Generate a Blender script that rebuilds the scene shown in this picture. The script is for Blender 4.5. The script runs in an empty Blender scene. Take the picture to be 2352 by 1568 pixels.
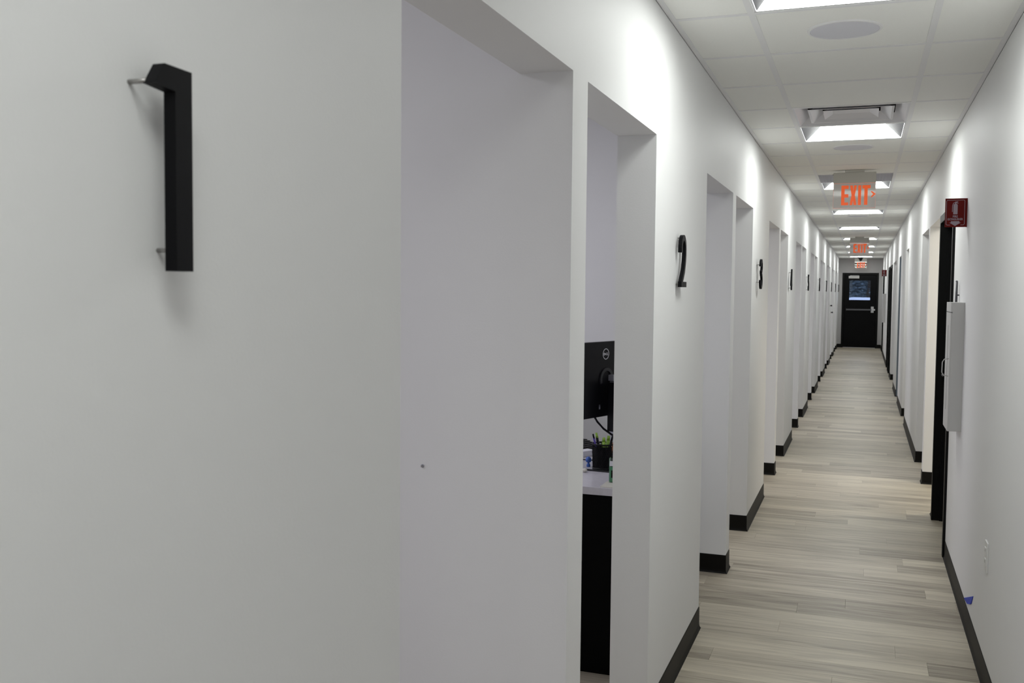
import bpy, bmesh, math, random
from mathutils import Vector, Matrix
random.seed(7)
S = bpy.context.scene
COL = S.collection

# ---------------------------------------------------------------- camera, world, exposure
cam_d = bpy.data.cameras.new('camera')
cam = bpy.data.objects.new('camera', cam_d)
COL.objects.link(cam)
S.camera = cam
cam_d.sensor_width = 36.0
cam_d.lens = 2230.24 * 36.0 / 2352.0
cam_d.clip_start = 0.05
cam_d.clip_end = 300
Rv, Fv, Uv = Vector((0.94033, 0.340137, 0.009253)), Vector((-0.3392, 0.939195, -0.053434)), Vector((-0.026865, 0.047107, 0.998529))
m = Matrix.Identity(4)
for i in range(3):
    m[i][0], m[i][1], m[i][2] = Rv[i], Uv[i], -Fv[i]
m[2][3] = 1.538
cam.matrix_world = m
cam_d.dof.use_dof = True
cam_d.dof.focus_distance = 4.5
cam_d.dof.aperture_fstop = 12.0

W = bpy.data.worlds.new('dusk'); S.world = W
W.use_nodes = True
bg = W.node_tree.nodes['Background']
bg.inputs['Color'].default_value = (0.62, 0.72, 1.0, 1)
bg.inputs['Strength'].default_value = 2.6

S.view_settings.view_transform = 'Standard'
S.view_settings.look = 'None'
S.view_settings.gamma = 1
S.view_settings.use_curve_mapping = False
S.view_settings.exposure = -0.36
LENS = 22.5          # radiance of the troffer lenses
ROOM_W = 9.0       # watts of each window-height fill added in the left bays

def area(loc, size, power, col):
    d = bpy.data.lights.new('room_fill', 'AREA'); d.shape = 'SQUARE'; d.size = size
    d.energy = power; d.color = col
    o = bpy.data.objects.new('room_fill', d); COL.objects.link(o); o.location = loc
    return o
# cool fill lights added to every left bay, sources unseen: window height and ceiling
for k in range(-1, 10):
    o = area((-3.42, 0.82 + 3.05 * k, 1.25), 1.3, ROOM_W, (0.88, 0.87, 1.0)); o.rotation_euler = (0, -math.pi / 2, 0)
    area((-2.3, 0.82 + 3.05 * k, 2.55), 0.6, 17.0, (0.90, 0.895, 1.0))
area((1.5, 7.9, 2.5), 0.6, 26, (1.0, 0.93, 0.78))
area((1.4, 10.4, 2.5), 0.6, 12, (0.95, 0.95, 1.0))  # remaining right-hand rooms: fill lights added, no fixtures seen
area((1.4, 12.3, 2.5), 0.6, 10, (1.0, 0.97, 0.93))
area((1.4, 14.5, 2.5), 0.6, 6, (0.75, 0.85, 1.0))
area((1.4, 17.3, 2.5), 0.6, 6, (0.9, 0.92, 1.0))

# ---------------------------------------------------------------- materials
def mat(name, col, rough=0.6, metal=0.0, emit=None, es=0.0, spec=0.5, noise=0.0, nscale=30.0, bump=0.0, bscale=300.0):
    M = bpy.data.materials.new(name); M.use_nodes = True
    nt = M.node_tree; b = nt.nodes['Principled BSDF']
    b.inputs['Base Color'].default_value = (*col, 1)
    b.inputs['Roughness'].default_value = rough
    b.inputs['Metallic'].default_value = metal
    b.inputs['Specular IOR Level'].default_value = spec
    if emit:
        b.inputs['Emission Color'].default_value = (*emit, 1)
        b.inputs['Emission Strength'].default_value = es
    if noise or bump:
        tc = nt.nodes.new('ShaderNodeTexCoord')
    if noise:
        n = nt.nodes.new('ShaderNodeTexNoise'); n.inputs['Scale'].default_value = nscale; n.inputs['Detail'].default_value = 4
        nt.links.new(tc.outputs['Object'], n.inputs['Vector'])
        r = nt.nodes.new('ShaderNodeMapRange')
        r.inputs['To Min'].default_value = 1 - noise; r.inputs['To Max'].default_value = 1 + noise
        nt.links.new(n.outputs['Fac'], r.inputs['Value'])
        v = nt.nodes.new('ShaderNodeVectorMath'); v.operation = 'SCALE'; v.inputs[0].default_value = col
        nt.links.new(r.outputs['Result'], v.inputs['Scale'])
        nt.links.new(v.outputs['Vector'], b.inputs['Base Color'])
    if bump:
        n = nt.nodes.new('ShaderNodeTexNoise'); n.inputs['Scale'].default_value = bscale; n.inputs['Detail'].default_value = 3
        nt.links.new(tc.outputs['Object'], n.inputs['Vector'])
        bp = nt.nodes.new('ShaderNodeBump'); bp.inputs['Strength'].default_value = bump; bp.inputs['Distance'].default_value = 0.002
        nt.links.new(n.outputs['Fac'], bp.inputs['Height']); nt.links.new(bp.outputs['Normal'], b.inputs['Normal'])
    return M

M = {}
M['endwall'] = mat('end_wall_shade_grey', (0.43, 0.42, 0.42), 0.55, spec=0.3, noise=0.012, nscale=3)  # wall colour darkened to stand in for shade at the corridor end
M['wall'] = mat('wall_paint', (0.80, 0.80, 0.80), 0.55, spec=0.3, noise=0.012, nscale=3, bump=0.10, bscale=220)
M['tile'] = mat('ceiling_tile_fibre', (0.94, 0.94, 0.91), 0.9, spec=0.1, noise=0.03, nscale=180, bump=0.25, bscale=500)
M['tee'] = mat('ceiling_grid_metal', (0.86, 0.86, 0.87), 0.5, spec=0.3)
M['base'] = mat('cove_base_rubber', (0.0055, 0.005, 0.004), 0.5, spec=0.15, noise=0.15, nscale=8)
M['black'] = mat('number_black', (0.003, 0.003, 0.004), 0.5, spec=0.12)
M['door'] = mat('door_black_paint', (0.0015, 0.0015, 0.002), 0.4, spec=0.12)
M['frame'] = mat('frame_black_paint', (0.003, 0.0032, 0.0032), 0.45, spec=0.16)
M['bluedoor'] = mat('blue_grey_paint', (0.16, 0.19, 0.225), 0.5)
M['steel'] = mat('brushed_steel', (0.55, 0.55, 0.56), 0.35, 1.0)
M['dsteel'] = mat('satin_bar_metal', (0.12, 0.12, 0.13), 0.4, 0.8)
M['peg'] = mat('grey_peg_metal', (0.35, 0.34, 0.33), 0.4, 0.7)
M['lens'] = mat('troffer_lens', (0.9, 0.9, 0.9), 0.5, emit=(0.965, 1.0, 0.965), es=LENS)
M['lens_dim'] = mat('troffer_lens_dimmed', (0.9, 0.9, 0.9), 0.5, emit=(0.965, 1.0, 0.965), es=LENS * 0.74)
M['cap'] = mat('troffer_end_reflector', (0.075, 0.074, 0.08), 0.6, spec=0.1)
M['rim'] = mat('troffer_white_rim', (0.78, 0.78, 0.8), 0.4)
M['grille'] = mat('speaker_grille', (0.72, 0.72, 0.78), 0.6, noise=0.08, nscale=900)
M['vent'] = mat('diffuser_bright_metal', (0.74, 0.74, 0.79), 0.28, 0.30)
M['ventdark'] = mat('duct_dark', (0.04, 0.04, 0.055), 0.6)
M['housing'] = mat('sign_housing_white', (0.60, 0.60, 0.56), 0.45)
M['cab'] = mat('white_enamel', (0.52, 0.515, 0.505), 0.4, spec=0.3)
M['gap'] = mat('dark_gap', (0.05, 0.05, 0.05), 0.7)
M['red'] = mat('sign_red', (0.13, 0.0035, 0.002), 0.3, spec=0.12)
M['signwhite'] = mat('sign_white_print', (0.34, 0.27, 0.31), 0.4)
M['orange'] = mat('exit_letters_lit', (0.75, 0.12, 0.03), 0.4, emit=(1.0, 0.12, 0.015), es=0.55)
M['pinkedge'] = mat('acrylic_edge_lit', (0.8, 0.5, 0.45), 0.3, emit=(1.0, 0.30, 0.2), es=0.35)
M['panel'] = mat('mirror_backed_acrylic', (0.78, 0.775, 0.77), 0.05, 0.0, spec=0.16)
M['blue'] = mat('painters_tape', (0.03, 0.06, 0.50), 0.7)
M['plate'] = mat('outlet_plastic', (0.72, 0.72, 0.71), 0.35)
M['counter'] = mat('quartz_counter', (0.62, 0.60, 0.64), 0.3, spec=0.5, noise=0.10, nscale=60)
M['cablack'] = mat('desk_black_laminate', (0.001, 0.001, 0.001), 0.5, spec=0.08)
M['mon'] = mat('monitor_plastic', (0.003, 0.003, 0.0045), 0.4, spec=0.2)
M['mon2'] = mat('monitor_ring_plastic', (0.02, 0.02, 0.024), 0.5)
M['logo'] = mat('logo_silver', (0.75, 0.75, 0.78), 0.4, 0.2)
M['silver'] = mat('stand_silver', (0.42, 0.42, 0.47), 0.35, 0.5)
M['key'] = mat('key_black', (0.02, 0.02, 0.022), 0.5)
M['paper'] = mat('white_paper', (0.75, 0.75, 0.80), 0.7)
M['trayedge'] = mat('tray_black_rim', (0.01, 0.01, 0.012), 0.3)
M['trayin'] = mat('tray_grey_liner', (0.42, 0.42, 0.47), 0.5)
M['lime'] = mat('lime_plastic', (0.28, 0.48, 0.05), 0.4)
M['purple'] = mat('purple_cord', (0.16, 0.10, 0.55), 0.5)
M['toyblue'] = mat('toy_blue', (0.05, 0.14, 0.50), 0.4)
M['gel'] = mat('green_gel', (0.10, 0.42, 0.22), 0.2)
M['amber'] = mat('amber_plastic', (0.45, 0.13, 0.02), 0.3)
M['pebble'] = mat('cream_pebble', (0.72, 0.70, 0.62), 0.4)
M['chair'] = mat('chair_black', (0.01, 0.01, 0.012), 0.6)
M['leaf'] = mat('leaf_dusk', (0.10, 0.135, 0.15), 0.6, noise=0.5, nscale=2)
M['bark'] = mat('bark', (0.05, 0.035, 0.025), 0.9, noise=0.3, nscale=10)
M['asphalt'] = mat('asphalt', (0.06, 0.06, 0.065), 0.9, noise=0.2, nscale=5)
M['carwhite'] = mat('car_white_paint', (0.85, 0.85, 0.88), 0.25, spec=0.6)
M['tyre'] = mat('tyre', (0.015, 0.015, 0.015), 0.8)
M['carglass'] = mat('car_glass', (0.02, 0.025, 0.03), 0.1)

def glassmat(name, tint, gl=0.10, rough=0.02):
    m_ = bpy.data.materials.new(name); m_.use_nodes = True; nt = m_.node_tree; nt.nodes.clear()
    o = nt.nodes.new('ShaderNodeOutputMaterial'); t = nt.nodes.new('ShaderNodeBsdfTransparent'); g = nt.nodes.new('ShaderNodeBsdfGlossy')
    t.inputs[0].default_value = (*tint, 1); g.inputs['Roughness'].default_value = rough
    x = nt.nodes.new('ShaderNodeMixShader'); fr = nt.nodes.new('ShaderNodeFresnel'); fr.inputs[0].default_value = 1.45
    a = nt.nodes.new('ShaderNodeMath'); a.operation = 'ADD'; a.inputs[1].default_value = gl
    nt.links.new(fr.outputs[0], a.inputs[0]); nt.links.new(a.outputs[0], x.inputs[0])
    nt.links.new(t.outputs[0], x.inputs[1]); nt.links.new(g.outputs[0], x.inputs[2]); nt.links.new(x.outputs[0], o.inputs[0])
    return m_
M['glass'] = glassmat('door_glass', (0.85, 0.9, 0.95), 0.02)
M['clear'] = glassmat('clear_plastic', (0.85, 0.9, 0.88), 0.05)
M['geltint'] = glassmat('gel_bottle', (0.72, 0.9, 0.8), 0.05, 0.1)

def plank_mat():
    m_ = bpy.data.materials.new('vinyl_plank'); m_.use_nodes = True; nt = m_.node_tree; b = nt.nodes['Principled BSDF']
    N = nt.nodes.new; L = nt.links.new
    oi = N('ShaderNodeObjectInfo'); ge = N('ShaderNodeNewGeometry')
    ad = N('ShaderNodeMath'); ad.operation = 'ADD'; L(oi.outputs['Random'], ad.inputs[0]); L(ge.outputs['Random Per Island'], ad.inputs[1])
    fr = N('ShaderNodeMath'); fr.operation = 'FRACT'; L(ad.outputs[0], fr.inputs[0])
    of = N('ShaderNodeVectorMath'); of.operation = 'SCALE'; of.inputs[0].default_value = (37, 61, 0); L(fr.outputs[0], of.inputs['Scale'])
    po = N('ShaderNodeVectorMath'); po.operation = 'ADD'; L(ge.outputs['Position'], po.inputs[0]); L(of.outputs[0], po.inputs[1])
    def tex(scale, sv, detail, dist=0.0):
        mp = N('ShaderNodeVectorMath'); mp.operation = 'MULTIPLY'; mp.inputs[1].default_value = sv; L(po.outputs[0], mp.inputs[0])
        n = N('ShaderNodeTexNoise'); n.inputs['Scale'].default_value = scale; n.inputs['Detail'].default_value = detail
        n.inputs['Distortion'].default_value = dist; n.inputs['Roughness'].default_value = 0.6
        L(mp.outputs[0], n.inputs['Vector']); return n
    g1 = tex(1.0, (1.6, 26, 1), 6, 1.1); g2 = tex(1.0, (4.5, 190, 1), 4, 0.2); g3 = tex(1.0, (1.0, 6, 1), 2)
    ramp = N('ShaderNodeValToRGB'); cr = ramp.color_ramp
    cr.elements[0].position = 0.25; cr.elements[0].color = (0.185, 0.155, 0.118, 1)
    cr.elements[1].position = 0.78; cr.elements[1].color = (0.56, 0.505, 0.40, 1)
    e = cr.elements.new(0.5); e.color = (0.375, 0.33, 0.258, 1)
    s1 = N('ShaderNodeMath'); s1.operation = 'MULTIPLY_ADD'; s1.inputs[1].default_value = 0.85; L(g1.outputs['Fac'], s1.inputs[0])
    s2 = N('ShaderNodeMath'); s2.operation = 'MULTIPLY_ADD'; s2.inputs[1].default_value = 0.26; L(g2.outputs['Fac'], s2.inputs[0])
    s3 = N('ShaderNodeMath'); s3.operation = 'MULTIPLY_ADD'; s3.inputs[1].default_value = 0.27; L(fr.outputs[0], s3.inputs[0])
    s4 = N('ShaderNodeMath'); s4.operation = 'MULTIPLY_ADD'; s4.inputs[1].default_value = 0.25; s4.inputs[2].default_value = -0.30; L(g3.outputs['Fac'], s4.inputs[0])
    L(s4.outputs[0], s3.inputs[2]); L(s3.outputs[0], s2.inputs[2]); L(s2.outputs[0], s1.inputs[2]); L(s1.outputs[0], ramp.inputs[0])
    L(ramp.outputs[0], b.inputs['Base Color'])
    b.inputs['Roughness'].default_value = 0.42; b.inputs['Specular IOR Level'].default_value = 0.42
    bp = N('ShaderNodeBump'); bp.inputs['Strength'].default_value = 0.15; bp.inputs['Distance'].default_value = 0.001
    L(g2.outputs['Fac'], bp.inputs['Height']); L(bp.outputs[0], b.inputs['Normal'])
    return m_
M['plank'] = plank_mat()

# ---------------------------------------------------------------- mesh helpers
def link(name, bm, m_, parent=None, smooth=False, loc=None):
    me = bpy.data.meshes.new(name)
    bmesh.ops.recalc_face_normals(bm, faces=bm.faces)
    bm.to_mesh(me); bm.free()
    if smooth:
        for p in me.polygons: p.use_smooth = True
    for mm in (m_ if isinstance(m_, (list, tuple)) else [m_]): me.materials.append(M[mm])
    o = bpy.data.objects.new(name, me); COL.objects.link(o)
    if parent: o.parent = parent
    if loc: o.location = loc
    return o
def empty(name, loc=(0, 0, 0), label=None, cat=None, group=None, kind=None, rz=0):
    o = bpy.data.objects.new(name, None); COL.objects.link(o); o.location = loc; o.rotation_euler[2] = rz
    o.empty_display_size = 0.05
    tag(o, label, cat, group, kind); return o
def tag(o, label=None, cat=None, group=None, kind=None):
    if label: o['label'] = label
    if cat: o['category'] = cat
    if group: o['group'] = group
    if kind: o['kind'] = kind
    return o
def nb(): return bmesh.new()
def box(bm, x0, x1, y0, y1, z0, z1, bev=0.0, mi=0):
    r = bmesh.ops.create_cube(bm, size=1.0)
    vs = r['verts']
    for v in vs:
        v.co = Vector(((x0 + x1) / 2 + v.co.x * (x1 - x0), (y0 + y1) / 2 + v.co.y * (y1 - y0), (z0 + z1) / 2 + v.co.z * (z1 - z0)))
    fs = {f for v in vs for f in v.link_faces}
    for f in fs: f.material_index = mi
    if bev:
        es = list({e for v in vs for e in v.link_edges})
        bmesh.ops.bevel(bm, geom=es, offset=bev, segments=2, affect='EDGES', profile=0.7)
    return bm
def cyl(bm, p0, p1, r0, r1=None, n=16, caps=True):
    p0, p1 = Vector(p0), Vector(p1); r1 = r0 if r1 is None else r1
    d = (p1 - p0); q = d.to_track_quat('Z', 'Y')
    rings = []
    for p, r in ((p0, r0), (p1, r1)):
        rings.append([bm.verts.new(p + q @ Vector((r * math.cos(2 * math.pi * i / n), r * math.sin(2 * math.pi * i / n), 0))) for i in range(n)])
    for i in range(n):
        bm.faces.new((rings[0][i], rings[0][(i + 1) % n], rings[1][(i + 1) % n], rings[1][i]))
    if caps:
        bm.faces.new(rings[0][::-1]); bm.faces.new(rings[1])
    return bm
def tube(bm, pts, r, n=8):
    pts = [Vector(p) for p in pts]; rings = []
    for i, p in enumerate(pts):
        a = pts[max(i - 1, 0)]; b = pts[min(i + 1, len(pts) - 1)]
        q = (b - a).to_track_quat('Z', 'Y')
        rings.append([bm.verts.new(p + q @ Vector((r * math.cos(2 * math.pi * k / n), r * math.sin(2 * math.pi * k / n), 0))) for k in range(n)])
    for A, B in zip(rings, rings[1:]):
        best = min(range(n), key=lambda s: (A[0].co - B[s].co).length)
        for k in range(n):
            bm.faces.new((A[k], A[(k + 1) % n], B[(k + 1 + best) % n], B[(k + best) % n]))
    bm.faces.new(rings[0][::-1]); bm.faces.new(rings[-1])
    return bm
def lathe(bm, prof, n=32, c=(0, 0, 0)):
    rings = []
    for r, z in prof:
        if r < 1e-6: rings.append([bm.verts.new((c[0], c[1], c[2] + z))])
        else: rings.append([bm.verts.new((c[0] + r * math.cos(2 * math.pi * i / n), c[1] + r * math.sin(2 * math.pi * i / n), c[2] + z)) for i in range(n)])
    for A, B in zip(rings, rings[1:]):
        for i in range(n):
            j = (i + 1) % n
            if len(A) == 1 and len(B) == 1: continue
            if len(A) == 1: bm.faces.new((A[0], B[i], B[j]))
            elif len(B) == 1: bm.faces.new((A[i], A[j], B[0]))
            else: bm.faces.new((A[i], A[j], B[j], B[i]))
    return bm
def prism(bm, pts, f, t0, t1):
    """pts 2D outline; f(u, v, t) -> 3D"""
    A = [bm.verts.new(f(u, v, t0)) for u, v in pts]; B = [bm.verts.new(f(u, v, t1)) for u, v in pts]
    n = len(pts)
    bm.faces.new(A[::-1]); bm.faces.new(B)
    for i in range(n): bm.faces.new((A[i], A[(i + 1) % n], B[(i + 1) % n], B[i]))
    bm.normal_update()
    return bm
def stroke(bm, pts, w, f, t0, t1, c0=None, c1=None):
    """thick 2D polyline extruded through f"""
    P = [Vector(p) for p in pts]; n = len(P); Lp, Rp = [], []
    for i in range(n):
        if i == 0: d = (P[1] - P[0]).normalized()
        elif i == n - 1: d = (P[-1] - P[-2]).normalized()
        else:
            d = ((P[i] - P[i - 1]).normalized() + (P[i + 1] - P[i]).normalized()).normalized()
        nn = Vector((-d.y, d.x))
        Lp.append(P[i] + nn * w / 2); Rp.append(P[i] - nn * w / 2)
    rows = [[bm.verts.new(f(l.x, l.y, t0)), bm.verts.new(f(r.x, r.y, t0)), bm.verts.new(f(r.x, r.y, t1)), bm.verts.new(f(l.x, l.y, t1))] for l, r in zip(Lp, Rp)]
    for A, B in zip(rows, rows[1:]):
        for k in range(4): bm.faces.new((A[k], A[(k + 1) % 4], B[(k + 1) % 4], B[k]))
    bm.faces.new(rows[0]); bm.faces.new(rows[-1][::-1])
def arc(cx, cy, rx, ry, a0, a1, n=14):
    return [(cx + rx * math.cos(math.radians(a0 + (a1 - a0) * i / n)), cy + ry * math.sin(math.radians(a0 + (a1 - a0) * i / n))) for i in range(n + 1)]
def text_mesh(name, s, size, m_, parent, loc, rot, ex=0.0006, sx=1.0, bold=0.0):
    cu = bpy.data.curves.new(name, 'FONT'); cu.body = s; cu.size = size; cu.extrude = ex; cu.offset = bold
    cu.align_x = 'CENTER'; cu.align_y = 'CENTER'; cu.resolution_u = 3
    t = bpy.data.objects.new('tmp', cu); COL.objects.link(t)
    bpy.context.view_layer.update()
    me = bpy.data.meshes.new_from_object(t.evaluated_get(bpy.context.evaluated_depsgraph_get()))
    bpy.data.objects.remove(t)
    me.name = name; me.materials.clear(); me.materials.append(M[m_])
    for v in me.vertices: v.co.x *= sx
    o = bpy.data.objects.new(name, me); COL.objects.link(o)
    if parent: o.parent = parent
    o.location = loc; o.rotation_euler = rot
    return o
def dup(root, loc, label=None):
    r = root.copy(); COL.objects.link(r); r.location = loc
    if label: r['label'] = label
    for ch in list(root.children):
        c = ch.copy(); COL.objects.link(c); c.parent = r
        for g in list(ch.children):
            d = g.copy(); COL.objects.link(d); d.parent = c
    return r

# ---------------------------------------------------------------- dimensions
XL, XR = -0.6706, 0.4858          # corridor faces of the walls
TL, TR = 0.135, 0.11              # wall thicknesses
ZC, ZH = 2.494, 2.065             # ceiling grid, head of the openings
YE = 28.8                         # end wall
YB = -6.0
ZT = 2.64
P = 3.05
A0, A1, B0, B1 = 1.35, 2.272, 2.405, 3.275   # the pair of openings of the first period

# ---------------------------------------------------------------- walls
def comb(holes, y0, y1):
    pts = [(y0, 0)]
    for a, b, h in holes: pts += [(a, 0), (a, h), (b, h), (b, 0)]
    pts += [(y1, 0), (y1, ZT), (y0, ZT)]
    return pts
holesL = []
for k in range(-2, 9):
    for a, b in ((A0, A1), (B0, B1)):
        a_, b_ = a + P * k, b + P * k
        if a_ > YB + 0.3: holesL.append((a_, b_, ZH))
bm = nb(); prism(bm, comb(holesL, YB, YE), lambda u, v, t: (t, u, v), XL - TL, XL)
bmesh.ops.triangulate(bm, faces=[f for f in bm.faces if len(f.verts) > 4])
wl = tag(link('wall_left', bm, 'wall'), 'long white corridor wall on the left with paired doorless openings', kind='structure')
DOORS = [(6.12, 7.16), (18.98, 19.98), (20.55, 21.55), (26.2, 27.2)]
OPEN_R = [(7.31, 8.45), (8.58, 9.53), (12.25, 13.05), (14.69, 15.5), (16.9, 18.45)]
DH = 2.055
holesR = sorted([(a + 0.0, b - 0.0, DH) for a, b in DOORS] + [(a, b, ZH) for a, b in OPEN_R])
bm = nb(); prism(bm, comb(holesR, YB, YE), lambda u, v, t: (t, u, v), XR, XR + TR)
bmesh.ops.triangulate(bm, faces=[f for f in bm.faces if len(f.verts) > 4])
wr = tag(link('wall_right', bm, 'wall'), 'white corridor wall on the right with openings and black doors', kind='structure')
# partitions between the left bays (flush with the piers between paired openings)
for k in range(-2, 9):
    bm = nb(); box(bm, -3.5, XL - TL, A1 + P * k, B0 + P * k, 0, ZT)
    tag(link('wall_partition', bm, 'wall'), 'white partition wall between two left-hand bays', kind='structure')
for a, b in ((8.45, 8.58), (7.18, 7.31), (9.53 + 1.6, 9.53 + 1.7), (13.05, 13.17), (15.5, 15.62), (18.45, 18.57)):
    bm = nb(); box(bm, XR + TR, 2.6, a, b, 0, ZT)
    tag(link('wall_partition', bm, 'wall'), 'white partition wall behind the right corridor wall', kind='structure')
bm = nb(); box(bm, -3.62, -3.5, YB, YE, 0, ZT); tag(link('wall_far_left', bm, 'wall'), 'back wall of the left bays', kind='structure')
bm = nb(); box(bm, 2.6, 2.72, YB, YE, 0, ZT); tag(link('wall_far_right', bm, 'wall'), 'back wall of the rooms on the right', kind='structure')
bm = nb(); box(bm, -3.62, 2.72, YB - 0.12, YB, 0, ZT); tag(link('wall_back', bm, 'wall'), 'wall behind the viewer', kind='structure')
# end wall with the exit door hole
DX0, DX1, DZ = -0.568, 0.385, 2.09
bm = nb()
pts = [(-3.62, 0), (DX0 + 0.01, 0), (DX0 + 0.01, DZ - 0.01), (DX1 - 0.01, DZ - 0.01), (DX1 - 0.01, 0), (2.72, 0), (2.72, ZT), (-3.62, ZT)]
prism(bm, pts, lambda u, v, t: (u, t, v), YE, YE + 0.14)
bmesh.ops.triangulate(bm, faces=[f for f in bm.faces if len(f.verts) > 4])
tag(link('wall_end', bm, 'endwall'), 'end wall with shade painted in as grey, around the black exit door', kind='structure')

# ---------------------------------------------------------------- floor
bm = nb(); box(bm, -3.62, 2.72, YB - 0.12, YE + 0.14, -0.12, -0.0045)
floor = tag(link('floor', bm, 'plank'), 'grey-brown wood-look plank floor laid across the corridor', kind='structure')
PWD, PLN = 0.152, 1.22
def plank_bm(bm, x0, x1, y0, y1):
    e = 0.0007; g = 0.0001
    lo = [bm.verts.new((x, y, -0.0045)) for x, y in ((x0 + g, y0 + g), (x1 - g, y0 + g), (x1 - g, y1 - g), (x0 + g, y1 - g))]
    mi = [bm.verts.new((v.co.x, v.co.y, -0.0009)) for v in lo]
    hi = [bm.verts.new((x, y, 0.0)) for x, y in ((x0 + e, y0 + e), (x1 - e, y0 + e), (x1 - e, y1 - e), (x0 + e, y1 - e))]
    for A, B in ((lo, mi), (mi, hi)):
        for i in range(4): bm.faces.new((A[i], A[(i + 1) % 4], B[(i + 1) % 4], B[i]))
    bm.faces.new(hi)
row = 0; y = 1.9; far = nb(); nplank = 0
while y < YE - 0.001:
    y1 = min(y + PWD, YE)
    xa = -2.0 if y < 5.2 else XL - TL - 0.02
    xb = XR + TR + 0.01
    off = random.uniform(0, PLN) if row else 0.3
    x = xa - off
    while x < xb:
        x0, x1 = max(x, xa), min(x + PLN, xb)
        if x1 - x0 > 0.03:
            if y < 12.6 and nplank < 298:
                bm = nb(); plank_bm(bm, x0, x1, y, y1); link('plank', bm, 'plank', floor); nplank += 1
            else: plank_bm(far, x0, x1, y, y1)
        x += PLN
    y = y1; row += 1
tag(link('plank', far, 'plank', floor), kind='stuff')

# ---------------------------------------------------------------- cove bases
PROF = [(0, 0), (0.011, 0.0), (0.0085, 0.003), (0.0055, 0.009), (0.0035, 0.020), (0.003, 0.096), (0.0015, 0.100), (0, 0.100)]
def base(path, name):
    """sweep the cove profile along path; the room is on the right-hand side"""
    Pt = [Vector(p) for p in path]; n = len(Pt); bm = nb(); rings = []
    for i in range(n):
        if i == 0: d = (Pt[1] - Pt[0]).normalized(); mm = Vector((d.y, -d.x))
        elif i == n - 1: d = (Pt[-1] - Pt[-2]).normalized(); mm = Vector((d.y, -d.x))
        else:
            d0 = (Pt[i] - Pt[i - 1]).normalized(); d1 = (Pt[i + 1] - Pt[i]).normalized()
            n0, n1 = Vector((d0.y, -d0.x)), Vector((d1.y, -d1.x))
            mm = (n0 + n1) / (1 + n0.dot(n1))
        rings.append([bm.verts.new((Pt[i].x + mm.x * o_, Pt[i].y + mm.y * o_, z)) for o_, z in PROF])
    for A, B in zip(rings, rings[1:]):
        for k in range(len(PROF)): bm.faces.new((A[k], A[(k + 1) % len(PROF)], B[(k + 1) % len(PROF)], B[k]))
    bm.faces.new(rings[0]); bm.faces.new(rings[-1][::-1])
    return tag(link(name, bm, 'base'), 'black rubber cove base along the foot of the wall', kind='structure')
XI = XL - TL
for k in range(-2, 10):
    ya = B1 + P * (k - 1); yb = A0 + P * k
    if yb < YB + 1: continue
    if k == 9: base([(XI, ya), (XL, ya), (XL, YE), (DX0 , YE)], 'baseboard_left')
    else:
        base([(XI, ya), (XL, ya), (XL, yb), (XI, yb)], 'baseboard_left')
        base([(-3.5, A1 + P * k), (XL, A1 + P * k), (XL, B0 + P * k), (-3.5, B0 + P * k)], 'baseboard_left')
XJ = XR + TR
base([(XR, 6.12), (XR, YB)], 'baseboard_right')
base([(XJ, 7.31), (XR, 7.31), (XR, 7.16)], 'baseboard_right')
segs = [(8.45, 8.58, 1), (9.53, 12.25, 0), (13.05, 14.69, 0), (15.5, 16.9, 0)]
for a, b, deep in segs:
    xi = 2.6 if deep else XJ
    base([(xi, b), (XR, b), (XR, a), (xi, a)], 'baseboard_right')
base([(XR, 18.98), (XR, 18.45), (XJ, 18.45)], 'baseboard_right')
base([(XR, 20.55), (XR, 19.98)], 'baseboard_right')
base([(XR, 26.2), (XR, 21.55)], 'baseboard_right')
base([(DX1, YE), (XR, YE), (XR, 27.2)], 'baseboard_right')

# ---------------------------------------------------------------- ceiling grid
bm = nb(); box(bm, -3.62, 2.72, YB - 0.12, YE + 0.14, ZT, ZT + 0.1)
ceil = tag(link('ceiling', bm, 'tile'), 'suspended ceiling of pale square tiles in a metal grid', kind='structure')
Y0, T = 3.4836, 0.61
X1, X2 = -0.390, 0.210
rows = range(-14, 42)
def tee(bm, x0, x1, y0, y1, along_y):
    box(bm, x0, x1, y0, y1, ZC, ZC + 0.0015)
    if along_y: box(bm, (x0 + x1) / 2 - 0.002, (x0 + x1) / 2 + 0.002, y0, y1, ZC + 0.0015, ZC + 0.032)
    else: box(bm, x0, x1, (y0 + y1) / 2 - 0.002, (y0 + y1) / 2 + 0.002, ZC + 0.0015, ZC + 0.028)
for x in (X1, X2):
    bm = nb(); tee(bm, x - 0.012, x + 0.012, YB, YE, True); link('main_tee', bm, 'tee', ceil)
for n_, x0, x1 in (('wall_angle', XL, XL + 0.022), ('wall_angle', XR - 0.022, XR)):
    bm = nb(); box(bm, x0, x1, YB, YE, ZC, ZC + 0.0015)
    xx = XL if x0 == XL else XR - 0.0015
    box(bm, xx, xx + 0.0015, YB, YE, ZC, ZC + 0.022); link(n_, bm, 'tee', ceil)
cells = ((XL + 0.022, X1 - 0.012, XL + 0.004, X1 - 0.003), (X1 + 0.012, X2 - 0.012, X1 + 0.003, X2 - 0.003), (X2 + 0.012, XR - 0.022, X2 + 0.003, XR - 0.004))
ctm, tlm = {}, {}
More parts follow.
